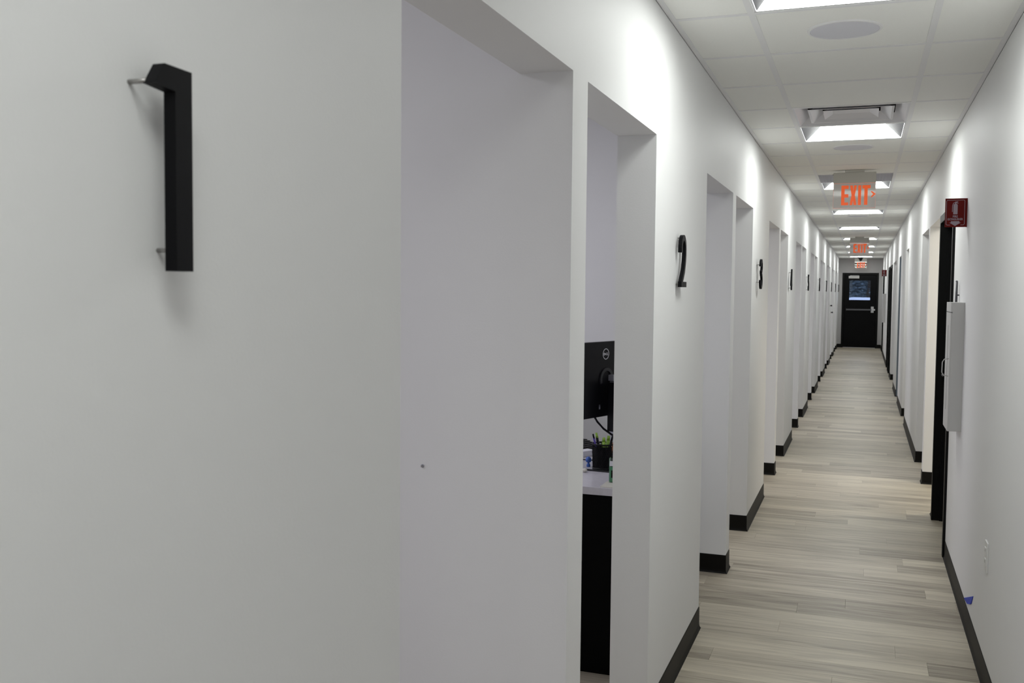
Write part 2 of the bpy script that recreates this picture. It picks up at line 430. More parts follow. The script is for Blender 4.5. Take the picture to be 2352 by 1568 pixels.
for k in rows:
    yy = Y0 + T * k
    if yy < YB or yy > YE: continue
    for ci, (tx0, tx1, lx0, lx1) in enumerate(cells):
        if ci not in ctm:
            bm = nb(); tee(bm, tx0, tx1, -0.012, 0.012, False); o = link('cross_tee', bm, 'tee', ceil); ctm[ci] = o.data
            bm = nb(); box(bm, lx0, lx1, 0.003, T - 0.003, ZC + 0.0016, ZC + 0.016, 0.001); t = link('ceiling_tile', bm, 'tile', ceil); tlm[ci] = t.data
        else:
            o = bpy.data.objects.new('cross_tee', ctm[ci]); COL.objects.link(o); o.parent = ceil; t = None
        o.location.y = yy
        if ci == 1 and k in (3, 8) or ci == 1 and k % 5 == 4 or yy + T > YE:
            if t: bpy.data.objects.remove(t)
            continue
        if t is None:
            t = bpy.data.objects.new('ceiling_tile', tlm[ci]); COL.objects.link(t); t.parent = ceil
        t.location.y = yy
bm = nb(); box(bm, XL + 0.002, XR - 0.002, Y0 + T * 41 + 0.015, YE, ZC + 0.0016, ZC + 0.016); link('ceiling_tile', bm, 'tile', ceil)
CX = (X1 + X2) / 2

# ---------------------------------------------------------------- ceiling lights
def quad(bm, *ps): bm.faces.new([bm.verts.new(p) for p in ps])
def make_light():
    r = empty('ceiling_light')
    h = 0.288; i = 0.130; z0, z1 = 0.002, 0.105
    bm = nb()
    for a in ((-h - 0.004, h + 0.004, -h - 0.004, -h + 0.008), (-h - 0.004, h + 0.004, h - 0.008, h + 0.004), (-h - 0.004, -h + 0.006, -h, h), (h - 0.006, h + 0.004, -h, h)):
        box(bm, a[0], a[1], a[2], a[3], 0.0016, 0.010)
    link('light_rim', bm, 'rim', r)
    hh = h - 0.008
    bm = nb()
    ns = 8
    prev = None
    for s in range(ns + 1):           # curved lens, seen end-on it is a shallow arch
        t = s / ns; yv = -hh + 2 * hh * t
        zz = z0 + (z1 - z0) * min(1, 1.0 - abs(2 * t - 1) ** 1.15)
        w = hh - (hh - i) * (zz - z0) / (z1 - z0)
        cur = (bm.verts.new((-w, yv, zz)), bm.verts.new((w, yv, zz)))
        if prev: bm.faces.new((prev[0], prev[1], cur[1], cur[0]))
        prev = cur
    link('light_lens', bm, 'lens', r)
    for sg in (-1, 1):
        bm = nb()
        lst = []
        for s in range(ns + 1):
            t = s / ns; yv = -hh + 2 * hh * t; zz = z0 + (z1 - z0) * (1.0 - abs(2 * t - 1) ** 1.15)
            w = hh - (hh - i) * (zz - z0) / (z1 - z0)
            lst.append((sg * w, yv, zz))
        vs = [bm.verts.new(p) for p in lst]
        c1 = [bm.verts.new((sg * hh, p[1], z0)) for p in lst]
        for a in range(ns):
            try: bm.faces.new((vs[a], vs[a + 1], c1[a + 1], c1[a]))
            except ValueError: pass
        link('end_reflector', bm, 'cap', r)
    bm = nb(); box(bm, -h, h, -h, h, 0.108, 0.116); box(bm, -h, h, -h, -h + 0.004, 0.010, 0.10); box(bm, -h, h, h - 0.004, h, 0.010, 0.10)
    box(bm, -h, -h + 0.004, -h, h, 0.010, 0.10); box(bm, h - 0.004, h, -h, h, 0.010, 0.10)
    link('light_housing', bm, 'rim', r)
    return r
ORD = {-1: 'recessed square ceiling light nearest the viewer, cut by the top of the picture', 4: 'recessed square ceiling light right behind the louvred air diffuser',
       9: 'recessed square ceiling light behind the first hanging exit sign', 14: 'recessed ceiling light seen just below the first exit sign',
       19: 'recessed ceiling light, second below the first exit sign', 24: 'recessed ceiling light whose middle is hidden by the mount of the second exit sign',
       29: 'recessed ceiling light with both ends showing beside the upper part of the second exit sign', 34: 'recessed ceiling light with both ends showing beside the lower part of the second exit sign',
       39: 'farthest recessed ceiling light, in front of the end wall', -6: 'recessed ceiling light overhead beside the large number 1', -11: 'recessed ceiling light far behind the viewer'}
proto = None
for k in (-1, 4, 9, 14, 19, 24, 29, 34, 39, -6, -11):
    loc = (CX, Y0 + T * k + T / 2, ZC)
    if proto is None:
        proto = make_light(); proto.location = loc
        tag(proto, ORD[k], 'ceiling light', 'square lights along the corridor ceiling')
    else:
        r = dup(proto, loc, ORD[k])
        if k == -6:                       # the fixture over the viewer runs dimmer
            for c in r.children:
                if c.name.startswith('light_lens'):
                    c.data = c.data.copy(); c.data.materials[0] = M['lens_dim']

# speakers
def make_speaker():
    r = empty('ceiling_speaker', (CX, 0, 0))
    bm = nb(); lathe(bm, [(0.0, -0.0025), (0.119, -0.0025), (0.121, -0.0015), (0.121, 0.0016), (0, 0.0016)], 48); link('speaker_grille', bm, 'grille', r)
    bm = nb(); lathe(bm, [(0.121, -0.0035), (0.129, -0.003), (0.131, 0.0016), (0.121, 0.0016), (0.121, -0.0035)], 48); link('speaker_rim', bm, 'tee', r)
    return r
sp = None
for k, lb in ((0, 'round white ceiling speaker nearest the viewer, large near the top of the picture'), (5, 'round ceiling speaker just behind the light next to the air diffuser'),
              (10, 'round ceiling speaker hidden behind the first exit sign'), (15, 'round ceiling speaker behind the light just below the first exit sign'), (20, 'small distant round ceiling speaker between the first two exit signs')):
    loc = (-0.091, Y0 + T * k + T / 2, ZC)
    if sp is None: sp = make_speaker(); sp.location = loc; tag(sp, lb, 'speaker', 'round speakers in the ceiling')
    else: dup(sp, loc, lb)

# air diffuser with nested square cones
dv = empty('air_diffuser', (CX, Y0 + T * 3 + T / 2, ZC), 'square supply air diffuser with nested metal louvres in front of a lit ceiling light', 'air vent')
def cone(bm, a, za, b, zb):
    A = [bm.verts.new((sx * a, sy * a, za)) for sx, sy in ((-1, -1), (1, -1), (1, 1), (-1, 1))]
    B = [bm.verts.new((sx * b, sy * b, zb)) for sx, sy in ((-1, -1), (1, -1), (1, 1), (-1, 1))]
    for i in range(4): bm.faces.new((A[i], A[(i + 1) % 4], B[(i + 1) % 4], B[i]))
    return B
bm = nb(); cone(bm, 0.29, 0.001, 0.278, 0.001); cone(bm, 0.278, 0.001, 0.225, 0.045); link('diffuser_frame', bm, 'vent', dv)
bm = nb(); cone(bm, 0.215, 0.004, 0.203, 0.004); cone(bm, 0.203, 0.004, 0.150, 0.045); link('diffuser_louvre', bm, 'vent', dv)
bm = nb(); b_ = cone(bm, 0.140, 0.008, 0.095, 0.030); bm.faces.new(b_); link('diffuser_centre', bm, 'vent', dv)
bm = nb(); box(bm, -0.285, 0.285, -0.285, 0.285, 0.08, 0.09); cone(bm, 0.285, 0.004, 0.285, 0.08); link('duct_box', bm, 'ventdark', dv)
# egg crate return grille
rg = empty('return_grille', (CX, Y0 + T * 8 + T / 2, ZC), 'square egg-crate return air grille partly hidden behind the first exit sign', 'air vent')
bm = nb()
for s in range(25):
    q = -0.285 + 0.57 * s / 24
    box(bm, q - 0.0006, q + 0.0006, -0.285, 0.285, 0.0, 0.012); box(bm, -0.285, 0.285, q - 0.0006, q + 0.0006, 0.0, 0.012)
tag(link('egg_crate', bm, 'grille', rg), kind='stuff')
bm = nb(); box(bm, -0.293, 0.293, -0.293, 0.293, 0.018, 0.022); link('duct_box', bm, 'tee', rg)

# ---------------------------------------------------------------- exit signs
def make_exit():
    r = empty('exit_sign')
    bm = nb(); box(bm, -0.0715, 0.0715, -0.035, 0.035, -0.016, 0.0, 0.002)
    link('mount_plate', bm, 'housing', r)
    bm = nb(); box(bm, -0.158, 0.158, -0.022, 0.022, -0.099, -0.016, 0.0015); link('sign_housing', bm, 'housing', r)
    bm = nb(); cyl(bm, (-0.163, 0.0, -0.03), (-0.158, 0.0, -0.03), 0.003, n=10); link('test_button', bm, 'black', r)
    bm = nb(); box(bm, -0.155, 0.155, -0.003, 0.003, -0.292, -0.099, 0.0008); link('sign_panel', bm, 'panel', r)
    bm = nb()
    box(bm, -0.156, 0.156, -0.0035, 0.0035, -0.2945, -0.2925); box(bm, -0.1565, -0.155, -0.0035, 0.0035, -0.2925, -0.099); box(bm, 0.155, 0.1565, -0.0035, 0.0035, -0.2925, -0.099)
    box(bm, -0.155, 0.155, -0.0045, 0.0045, -0.1015, -0.0985)
    link('panel_edge', bm, 'pinkedge', r)
    def X(u): return (u - 305) / 845 * 0.316 - 0.158
    def Z(v): return -0.117 - (v - 395) / 395 * 0.153
    f = lambda u, v, t: (X(u), t, Z(v))
    for nm, polys in (('letter_e', [[(470, 395), (612, 395), (612, 462), (535, 462), (535, 570), (612, 570), (612, 636), (535, 636), (535, 735), (612, 735), (612, 790), (470, 790)]]),
                      ('letter_x', [[(640, 395), (695, 395), (708, 500), (722, 395), (775, 395), (740, 590), (775, 790), (722, 790), (706, 690), (690, 790), (638, 790), (674, 590)]]),
                      ('letter_i', [[(803, 395), (862, 395), (862, 790), (803, 790)]]),
                      ('letter_t', [[(885, 395), (1045, 395), (1045, 460), (990, 460), (990, 790), (925, 790), (925, 460), (885, 460)]]),
                      ('arrow', [[(1048, 520), (1080, 520), (1150, 575), (1080, 637), (1050, 637), (1098, 577)]])):
        bm = nb()
        for p_ in polys: prism(bm, p_, f, -0.0044, -0.0030)
        link(nm, bm, 'orange', r)
    return r
ex = make_exit(); ex.location = (-0.090, 8.12, ZC)
tag(ex, 'nearest hanging exit sign, orange EXIT letters with an arrow pointing right', 'sign', 'exit signs hanging from the ceiling')
dup(ex, (-0.090, 17.8, ZC), 'second hanging exit sign, half way down the corridor')
e3 = dup(ex, (-0.097, 28.5, ZC), 'farthest exit sign, glowing above the black exit door')

for c in e3.children:                   # the farthest sign has a clear panel
    if c.name.startswith('sign_panel'):
        c.data = c.data.copy(); c.data.materials[0] = M['clear']
# dome camera
dc = empty('dome_camera', (-0.10, 28.12, ZC), 'small black dome camera under the ceiling in front of the farthest exit sign', 'security camera')
bm = nb(); lathe(bm, [(0, 0.0), (0.058, 0.0), (0.058, -0.03), (0.05, -0.036), (0, -0.036)], 24); link('camera_base', bm, 'black', dc, True)
bm = nb(); lathe(bm, [(0.046, -0.036)] + [(0.046 * math.cos(math.radians(a)), -0.036 - 0.062 * math.sin(math.radians(a))) for a in range(15, 91, 15)], 24); link('camera_dome', bm, 'mon', dc, True)

# ---------------------------------------------------------------- doors on the right
def side_door(n, y0, y1, handle_far):
    r = empty('door_%d' % n, (0, 0, 0), 'black side door and frame in the right wall', kind='structure')
    bm = nb()
    xo, xi_ = XR - 0.014, XR + TR + 0.014
    for ya, yb in ((y0, y0 + 0.05), (y1 - 0.05, y1)):
        box(bm, xo, xi_, ya, yb, 0, DH, 0.002)
    box(bm, xo, xi_, y0 + 0.05, y1 - 0.05, DH - 0.05, DH, 0.002)
    for ya, yb in ((y0 + 0.05, y0 + 0.062), (y1 - 0.062, y1 - 0.05)): box(bm, XR + 0.035, XR + 0.075, ya, yb, 0, DH - 0.05)
    box(bm, XR + 0.035, XR + 0.075, y0 + 0.062, y1 - 0.062, DH - 0.062, DH - 0.05)
    link('door_frame', bm, 'frame', r)
    bm = nb(); box(bm, XR + 0.077, XR + 0.119, y0 + 0.053, y1 - 0.053, 0.008, DH - 0.053, 0.001); lf = link('door_leaf', bm, 'door', r)
    hy = y1 - 0.12 if handle_far else y0 + 0.12
    bm = nb(); cyl(bm, (XR + 0.077, hy, 1.0), (XR + 0.068, hy, 1.0), 0.03, n=20); cyl(bm, (XR + 0.07, hy, 1.0), (XR + 0.025, hy, 1.0), 0.009, n=12)
    s = -1 if handle_far else 1
    tube(bm, [(XR + 0.025, hy, 1.0), (XR + 0.022, hy + s * 0.03, 1.0), (XR + 0.022, hy + s * 0.11, 1.0)], 0.009)
    link('door_handle', bm, 'dsteel', lf, True)
for i, (a, b) in enumerate(DOORS): side_door(i + 2, a, b, i % 2 == 0)

# blue-grey door leaf standing open inside the fourth opening
d6 = empty('door_6', (0, 0, 0), 'blue-grey door leaf standing open in a far right opening', kind='structure')
bm = nb(); box(bm, XR + 0.004, XR + 0.85, 15.452, 15.492, 0.01, 2.055, 0.001); lf6 = link('door_leaf', bm, 'bluedoor', d6)
bm = nb(); cyl(bm, (XR + 0.77, 15.452, 1.0), (XR + 0.77, 15.40, 1.0), 0.009, n=12); tube(bm, [(XR + 0.77, 15.40, 1.0), (XR + 0.66, 15.40, 1.0)], 0.009); link('door_handle', bm, 'steel', lf6)
# exit door at the end
d1 = empty('door_1', (0, 0, 0), 'black exit door with a square window and a push bar', kind='structure')
bm = nb()
for xa, xb in ((DX0, DX0 + 0.052), (DX1 - 0.052, DX1)): box(bm, xa, xb, YE - 0.012, YE + 0.15, 0, DZ, 0.002)
box(bm, DX0 + 0.052, DX1 - 0.052, YE - 0.012, YE + 0.15, DZ - 0.052, DZ, 0.002)
link('door_frame', bm, 'frame', d1)
bm = nb()
for xa, xb in ((DX0 + 0.052, DX0 + 0.066), (DX1 - 0.066, DX1 - 0.052)): box(bm, xa, xb, YE + 0.076, YE + 0.12, 0, DZ - 0.052)
box(bm, DX0 + 0.066, DX1 - 0.066, YE + 0.076, YE + 0.12, DZ - 0.066, DZ - 0.052)
link('door_stop', bm, 'frame', d1)
LX0, LX1, LZ0, LZ1 = -0.378, 0.172, 1.335, 1.878
bm = nb(); yl0, yl1 = YE + 0.03, YE + 0.074
lx0, lx1, lz1 = DX0 + 0.056, DX1 - 0.056, DZ - 0.056
box(bm, lx0, LX0, yl0, yl1, 0.012, lz1); box(bm, LX1, lx1, yl0, yl1, 0.012, lz1)
box(bm, LX0, LX1, yl0, yl1, 0.012, LZ0); box(bm, LX0, LX1, yl0, yl1, LZ1, lz1)
leaf = link('door_leaf', bm, 'door', d1)
bm = nb()
for a in ((LX0 - 0.014, LX1 + 0.014, LZ0 - 0.014, LZ0), (LX0 - 0.014, LX1 + 0.014, LZ1, LZ1 + 0.014), (LX0 - 0.014, LX0, LZ0, LZ1), (LX1, LX1 + 0.014, LZ0, LZ1)):
    box(bm, a[0], a[1], yl0 - 0.006, yl0, a[2], a[3])
link('window_frame', bm, 'frame', leaf)
bm = nb(); box(bm, LX0, LX1, yl0 + 0.018, yl0 + 0.024, LZ0, LZ1); link('window_pane', bm, 'glass', leaf)
bm = nb(); box(bm, -0.452, 0.215, yl0 - 0.055, yl0 - 0.015, 1.045, 1.085, 0.004); box(bm, -0.452, -0.43, yl0 - 0.02, yl0, 1.04, 1.09)
pb = link('push_bar', bm, 'dsteel', leaf)
bm = nb(); box(bm, 0.20, 0.275, yl0 - 0.05, yl0, 0.985, 1.155, 0.006); box(bm, 0.215, 0.31, yl0 - 0.062, yl0 - 0.012, 1.045, 1.09, 0.004); link('latch_case', bm, 'steel', leaf)
bm = nb(); box(bm, -0.405, -0.125, yl0 - 0.065, yl0, 1.935, 2.005, 0.004); cl = link('door_closer', bm, 'cab', leaf)
bm = nb(); box(bm, -0.36, -0.34, yl0 - 0.05, yl0 - 0.03, 2.005, 2.02); box(bm, -0.36, -0.13, yl0 - 0.045, yl0 - 0.03, 2.014, 2.02); link('closer_arm', bm, 'steel', leaf)
bm = nb(); box(bm, DX0 + 0.052, DX1 - 0.052, YE - 0.02, YE + 0.12, 0, 0.011, 0.003); link('threshold', bm, 'steel', d1)

# ---------------------------------------------------------------- house numbers on the left wall
SW = 0.0205
def digit_polys(d):
    """list of centre-line strokes in a box 0..w x 0..0.2"""
    h = SW / 2; H = 0.198; w = 0.105
    cx = w / 2; rx = cx - h
    if d == '2':
        return [arc(cx, H - 0.052, rx, 0.052 - h, 180, 0, 14)[:] and [(h, H - 0.068)] + arc(cx, H - 0.056, rx, 0.056 - h, 175, 5, 14) + [(w - h, H - 0.075), (w - h - 0.006, H - 0.1), (w - h - 0.024, 0.062), (0.024, 0.016), (0.020, 0.004)], [(0.008, h), (w + 0.010, h)]]
    if d == '3':
        return [[(h, H - 0.048)] + arc(cx, H - 0.047, rx, 0.047 - h, 172, -80, 16) + [(cx - 0.012, 0.108)],
                [(cx - 0.012, 0.108), (cx + 0.004, 0.107)] + arc(cx, 0.054, rx + 0.002, 0.054 - h, 80, -172, 18) + [(h, 0.058)]]
    if d == '4':
        return [[(w - 0.026, 0.0), (w - 0.026, H)], [(w - 0.032, H - 0.004), (0.008, 0.054)], [(0.0, 0.050), (w + 0.008, 0.050)]]
    if d == '5':
        return [[(w - 0.006, H - h), (0.018, H - h)], [(0.022, H), (0.016, 0.112)], [(0.014, 0.105), (0.03, 0.116)] + arc(cx, 0.062, rx, 0.062 - h, 100, -168, 18) + [(h, 0.052)]]
    if d == '6':
        return [[(w - 0.024, H), (0.03, 0.115), (h + 0.003, 0.075)], arc(cx, 0.058, rx, 0.058 - h, 0, 360, 24)]
    if d == '7':
        return [[(0.0, H - h), (w, H - h)], [(w - 0.008, H - 0.008), (0.034, 0.0)]]
    if d == '8':
        return [arc(cx, H - 0.046, rx - 0.005, 0.046 - h, 0, 360, 22), arc(cx, 0.056, rx, 0.058 - h, 0, 360, 24)]
    if d == '9':
        return [[(0.024, 0.0), (w - 0.03, 0.083), (w - h - 0.003, 0.123)], arc(cx, H - 0.058, rx, 0.058 - h, 0, 360, 24)]
    if d == '0':
        return [arc(cx, H / 2, rx, H / 2 - h, 0, 360, 28)]
XN0, XN1 = XL + 0.0195, XL + 0.0335
def number(s, yc, zc, label):
    r = empty('house_number', (XL, yc, zc), label, 'wall number', 'black numerals mounted on the left wall')
    w = 0.105; tot = len(s) * w + (len(s) - 1) * 0.02
    x = -tot / 2; XA = XL + 0.011 if s == '2' else XN0
    for ch in s:
        bm = nb()
        f = lambda u, v, t, x=x: (t, x + u, v - 0.099)
        if ch == '1':
            c = x if len(s) > 1 else -0.026
            f = lambda u, v, t, c=c: (t, c + u, v - 0.099)
            prism(bm, [(0.027, 0), (0.052, 0), (0.052, 0.198), (0.012, 0.199), (-0.002, 0.178), (0.027, 0.175)], f, XN0 - XL, XN1 - XL)
            pegs = [(0.001, 0.181), (0.0395, 0.021)] if len(s) == 1 else [(0.0395, 0.17), (0.0395, 0.021)]
        else:
            for j_, st in enumerate(digit_polys(ch)): stroke(bm, st, SW, f, XA - XL + 0.0002 * j_, XA + 0.014 - XL + 0.0002 * j_)
            pegs = {'2': [(0.0525, 0.186), (0.03, 0.012)], '3': [(0.02, 0.16), (0.02, 0.045)], '4': [(0.079, 0.165), (0.079, 0.02)], '5': [(0.022, 0.17), (0.05, 0.012)],
                    '6': [(0.07, 0.175), (0.05, 0.012)], '7': [(0.02, 0.186), (0.038, 0.012)], '8': [(0.05, 0.186), (0.05, 0.012)], '9': [(0.05, 0.186), (0.03, 0.012)], '0': [(0.0525, 0.186), (0.0525, 0.012)]}[ch]
        link('numeral', bm, 'black', r)
        for u, v in pegs:
            bm = nb(); p0 = f(u, v, 0.0); p1 = f(u, v, XA - XL + 0.001)
            cyl(bm, p0, p1, 0.0024, n=10); link('peg', bm, 'peg', r, True)
        x += w + 0.02
    return r
NUMS = [('1', 0.789, 'large black numeral 1 standing off the near left wall'), ('2', 3.705, 'black numeral 2 on the left wall after the first pair of openings'),
        ('3', 6.63, 'black numeral 3 on the left wall after the second pair of openings'), ('4', 9.52, 'black numeral 4 on the left wall, with a pointed open top, third ahead'),
        ('5', 12.52, 'black numeral 5 on the left wall, next beyond the 4'), ('6', 15.75, 'black numeral 6 on the left wall, far down the corridor'),
        ('7', 18.75, 'black numeral 7 on the left wall, a thin hooked stroke beyond the 6'), ('8', 21.75, 'black numeral 8 on the left wall beyond the 7, above two tiny pegs'),
        ('9', 24.8, 'black numeral 9 on the left wall, last but one before the end wall'), ('10', 27.95, 'black number 10 on the left wall beside the end wall')]
for s, yc, lb in NUMS: number(s, yc, 1.652 if s in '12' else 1.655, lb)

# small knobs of the far left panel
for z, y_, lb in ((1.257, 21.85, 'upper of two tiny dark wall pegs on the far left wall'), (1.10, 22.5, 'lower of two tiny dark wall pegs on the far left wall')):
    r = empty('coat_peg', (XL, y_, z), lb, 'knob')
    bm = nb(); cyl(bm, (0, 0, 0), (0.006, 0, 0), 0.024, n=16); link('rose', bm, 'peg', r)
    bm = nb(); cyl(bm, (0.006, 0, 0), (0.03, 0, 0), 0.010, n=12); cyl(bm, (0.03, 0, 0), (0.045, 0, 0), 0.02, 0.016, n=14); link('knob', bm, 'black', r)

# wall plug on the first partition
r = empty('wall_plug', (-1.064, A1 + 0, 1.079), 'tiny grey plug in the lavender-lit partition of the first opening', 'wall plug')
bm = nb(); cyl(bm, (0, 0, 0), (0, -0.003, 0), 0.005, 0.004, n=14); link('collar', bm, 'silver', r)
bm = nb(); cyl(bm, (0, -0.003, 0), (0, -0.006, 0), 0.0025, n=10); link('screw', bm, 'peg', r)

# ---------------------------------------------------------------- fire extinguisher signs and cabinets
def make_fire_sign():
    r = empty('fire_sign')       # origin at wall, centre height; plate faces -y
    bm = nb(); box(bm, -0.104, -0.0025, -0.0012, 0.0012, -0.073, 0.073); link('sign_plate', bm, 'red', r)
    bm = nb(); box(bm, -0.0025, 0.0, -0.0015, 0.020, -0.073, 0.073); fl = link('wall_flange', bm, 'red', r)
    for z in (-0.05, 0.052):
        bm = nb(); cyl(bm, (-0.0025, 0.010, z), (-0.0045, 0.010, z), 0.0035, n=12); link('screw', bm, 'steel', fl)
    f = lambda u, v, t: (u, t, v)
    bm = nb(); x0, x1, z0, z1, q = -0.098, -0.0125, -0.062, 0.064, 0.006
    loop = arc(x1 - q, z1 - q, q, q, 90, 0, 5) + arc(x1 - q, z0 + q, q, q, 0, -90, 5) + [(-0.030, z0)]
    stroke(bm, loop, 0.0022, f, -0.0018, -0.0012)
    loop = arc(x0 + q, z0 + q, q, q, 270, 180, 5)
    stroke(bm, [(-0.078, z0)] + loop + arc(x0 + q, z1 - q, q, q, 180, 90, 5) + [(x1 - q, z1)], 0.0022, f, -0.0018, -0.0012)
    link('printed_border', bm, 'signwhite', r)
    bm = nb(); cx = -0.0555
    prism(bm, [(cx - 0.010, -0.008), (cx + 0.010, -0.008), (cx + 0.010, 0.038)] + arc(cx, 0.038, 0.010, 0.008, 10, 170, 8) + [(cx - 0.010, 0.038)], f, -0.0018, -0.0012)
    prism(bm, [(cx - 0.003, 0.045), (cx + 0.003, 0.045), (cx + 0.003, 0.050), (cx + 0.012, 0.046), (cx + 0.013, 0.049), (cx + 0.004, 0.053), (cx + 0.012, 0.0545), (cx + 0.011, 0.0575), (cx - 0.002, 0.056)], f, -0.0018, -0.0012)
    stroke(bm, [(cx - 0.003, 0.052), (cx - 0.010, 0.049), (cx - 0.0145, 0.036), (cx - 0.0145, 0.004)], 0.0028, f, -0.0018, -0.0012)
    link('printed_extinguisher', bm, 'signwhite', r)
    bm = nb(); prism(bm, [(cx - 0.020, -0.043), (cx + 0.020, -0.043), (cx + 0.020, -0.050), (cx + 0.0275, -0.050), (cx, -0.067), (cx - 0.0275, -0.050), (cx - 0.020, -0.050)], f, -0.0019, -0.0012)
    link('printed_arrow', bm, 'signwhite', r)
    text_mesh('lettering', 'FIRE', 0.0155, 'signwhite', r, (cx, -0.0014, -0.0195), (math.pi / 2, 0, 0), 0.0003, 0.85, 0.0004)
    text_mesh('lettering', 'EXTINGUISHER', 0.0145, 'signwhite', r, (cx, -0.0014, -0.0335), (math.pi / 2, 0, 0), 0.0003, 0.72, 0.0004)
    return r
fs = make_fire_sign(); fs.location = (XR, 5.47, 1.951)
tag(fs, 'near red fire extinguisher flag sign above the white cabinet', 'sign', 'red fire extinguisher signs')
dup(fs, (XR, 24.0, 1.995), 'far red fire extinguisher sign near the end of the right wall')
def make_cab():
    r = empty('extinguisher_cabinet')      # origin on the wall at bottom near corner; +y is deeper, -x into the corridor
    D, L, H = 0.0634, 0.275, 0.659
    bm = nb(); box(bm, -D + 0.004, 0.0, 0, L, 0, H, 0.0015); link('cabinet_body', bm, 'cab', r)
    bm = nb(); box(bm, -D - 0.002, -D + 0.004, 0.0, L, 0.0, H - 0.052, 0.001); dr = link('cabinet_door', bm, 'cab', r)
    bm = nb(); box(bm, -D - 0.002, -D + 0.004, 0.0, L, H - 0.049, H, 0.001); link('cabinet_top_rail', bm, 'cab', r)
    bm = nb(); box(bm, -D - 0.0026, -D - 0.001, 0.13, 0.137, 0.10, H - 0.12); link('door_slot', bm, 'gap', dr)
    bm = nb(); zc = 0.325
    tube(bm, [(-D, 0.05, zc + 0.045), (-D - 0.022, 0.055, zc + 0.040), (-D - 0.030, 0.06, zc + 0.025), (-D - 0.031, 0.062, zc - 0.028), (-D - 0.024, 0.057, zc - 0.042), (-D, 0.05, zc - 0.047)], 0.0025)
    link('door_handle', bm, 'cab', dr, True)
    bm = nb(); box(bm, -D + 0.004, -D + 0.0055, 0.0, 0.02, H - 0.056, H - 0.048); box(bm, -D - 0.0024, -D + 0.002, 0, L, H - 0.0525, H - 0.049); link('latch', bm, 'gap', r)
    return r
cb = make_cab(); cb.location = (XR, 5.41, 0.834)
tag(cb, 'near slim white extinguisher cabinet with a wire handle on the right wall', 'cabinet', 'white extinguisher cabinets')
dup(cb, (XR, 23.9, 0.86), 'far small white extinguisher cabinet near the end of the right wall')

r = empty('wall_rod', (XR, 5.76, 1.15), 'thin dark metal rod rising behind the near white cabinet', 'rod')
bm = nb(); cyl(bm, (-0.0145, 0, 0), (-0.0145, 0, 0.452), 0.0066, n=14); lathe(bm, [(0.0066, 0.452), (0.0055, 0.456), (0.003, 0.4585), (0, 0.459)], 14, (-0.0145, 0, 0)); link('rod', bm, 'dsteel', r, True)
for z in (0.05, 0.38):
    bm = nb(); cyl(bm, (0, 0, z), (-0.010, 0, z), 0.004, n=10); link('standoff', bm, 'dsteel', r)

# outlet
r = empty('wall_outlet', (XR, 4.19, 0.505), 'white outlet plate low on the near right wall', 'outlet')
bm = nb(); box(bm, -0.006, 0, -0.036, 0.036, -0.060, 0.060, 0.0025); link('cover_plate', bm, 'plate', r)
for z in (0.022, -0.022):
    bm = nb(); box(bm, -0.0085, -0.0055, -0.017, 0.017, z - 0.015, z + 0.015, 0.001)
    s_ = link('socket', bm, 'plate', r)
    bm = nb()
    for dy in (-0.006, 0.006): box(bm, -0.0088, -0.0083, dy - 0.001, dy + 0.001, z - 0.002, z + 0.008)
    link('slots', bm, 'gap', s_)
# painter's tape
bm = nb(); pts = [(4.97, 0.106), (4.607, 0.222), (4.664, 0.172), (4.70, 0.158), (4.839, 0.118)]
prism(bm, pts, lambda u, v, t: (XR - t - 0.004 * math.sin(u * 9) ** 2 * (t > 0), u, v), 0.0, 0.0012)
tag(link('tape_scrap', bm, 'blue'), 'torn scrap of blue tape stuck above the right baseboard', 'tape')

# ---------------------------------------------------------------- desk in the second bay
DT = 0.76
dk = empty('desk', (-1.4, 4.2, 0), 'black desk cabinet with white speckled counter seen through the narrow opening', 'desk')
bm = nb(); box(bm, -0.70, 0.56, -0.51, 0.46, DT - 0.030, DT, 0.002); link('countertop', bm, 'counter', dk)
bm = nb(); box(bm, -0.68, 0.54, -0.48, 0.44, 0.0, DT - 0.03, 0.001); link('desk_cabinet', bm, 'cablack', dk)

# monitor
mc = Vector((-1.095, 4.30, 1.135)); ang = math.atan2(0.944, 0.33)
mn = empty('monitor', (mc.x, mc.y, DT), 'black computer monitor seen from behind with a round silver logo', 'monitor', rz=ang)
# local: +x along the screen width (away from camera), -y is the back side facing the corridor
zc = mc.z - DT
bm = nb(); box(bm, -0.27, 0.27, 0.0, 0.022, zc - 0.1705, zc + 0.1705, 0.003); body = link('screen_housing', bm, 'mon', mn)
bm = nb(); box(bm, -0.262, 0.262, 0.022, 0.0228, zc - 0.158, zc + 0.163); link('screen', bm, 'carglass', mn)
# logo ring with lettering
bm = nb(); f = lambda u, v, t: (u, t, v)
lz = zc + 0.114
stroke(bm, [(-0.004 + p_[0], p_[1]) for p_ in arc(0, lz, 0.0235, 0.0235, 0, 360, 40)], 0.0030, f, -0.0008, 0.0)
lg = link('logo_ring', bm, 'logo', mn)
bm = nb()
def L2(pts, w=0.0032): stroke(bm, [(-0.004 + a_, lz + b_) for a_, b_ in pts], w, f, -0.0008, 0.0)
L2([(-0.0165, -0.0055), (-0.0165, 0.0055)]); L2([(-0.0175, 0.0048), (-0.011, 0.0045), (-0.0085, 0.0), (-0.011, -0.0045), (-0.0175, -0.0048)], 0.0026)
for o_ in (-0.0032, 0.0, 0.0032): L2([(-0.0058 - o_ * 0.7, -0.001 + o_ * 0.7 + 0.0005), (-0.0008 - o_ * 0.7, 0.003 + o_ * 0.7 - 0.002)], 0.0017)
L2([(-0.0058 + 0.0022, -0.0045), (-0.0075, 0.0012)], 0.0018)
L2([(0.0045, 0.0065), (0.0045, -0.0048), (0.0098, -0.0048)], 0.0026); L2([(0.0125, 0.0065), (0.0125, -0.0048), (0.0178, -0.0048)], 0.0026)
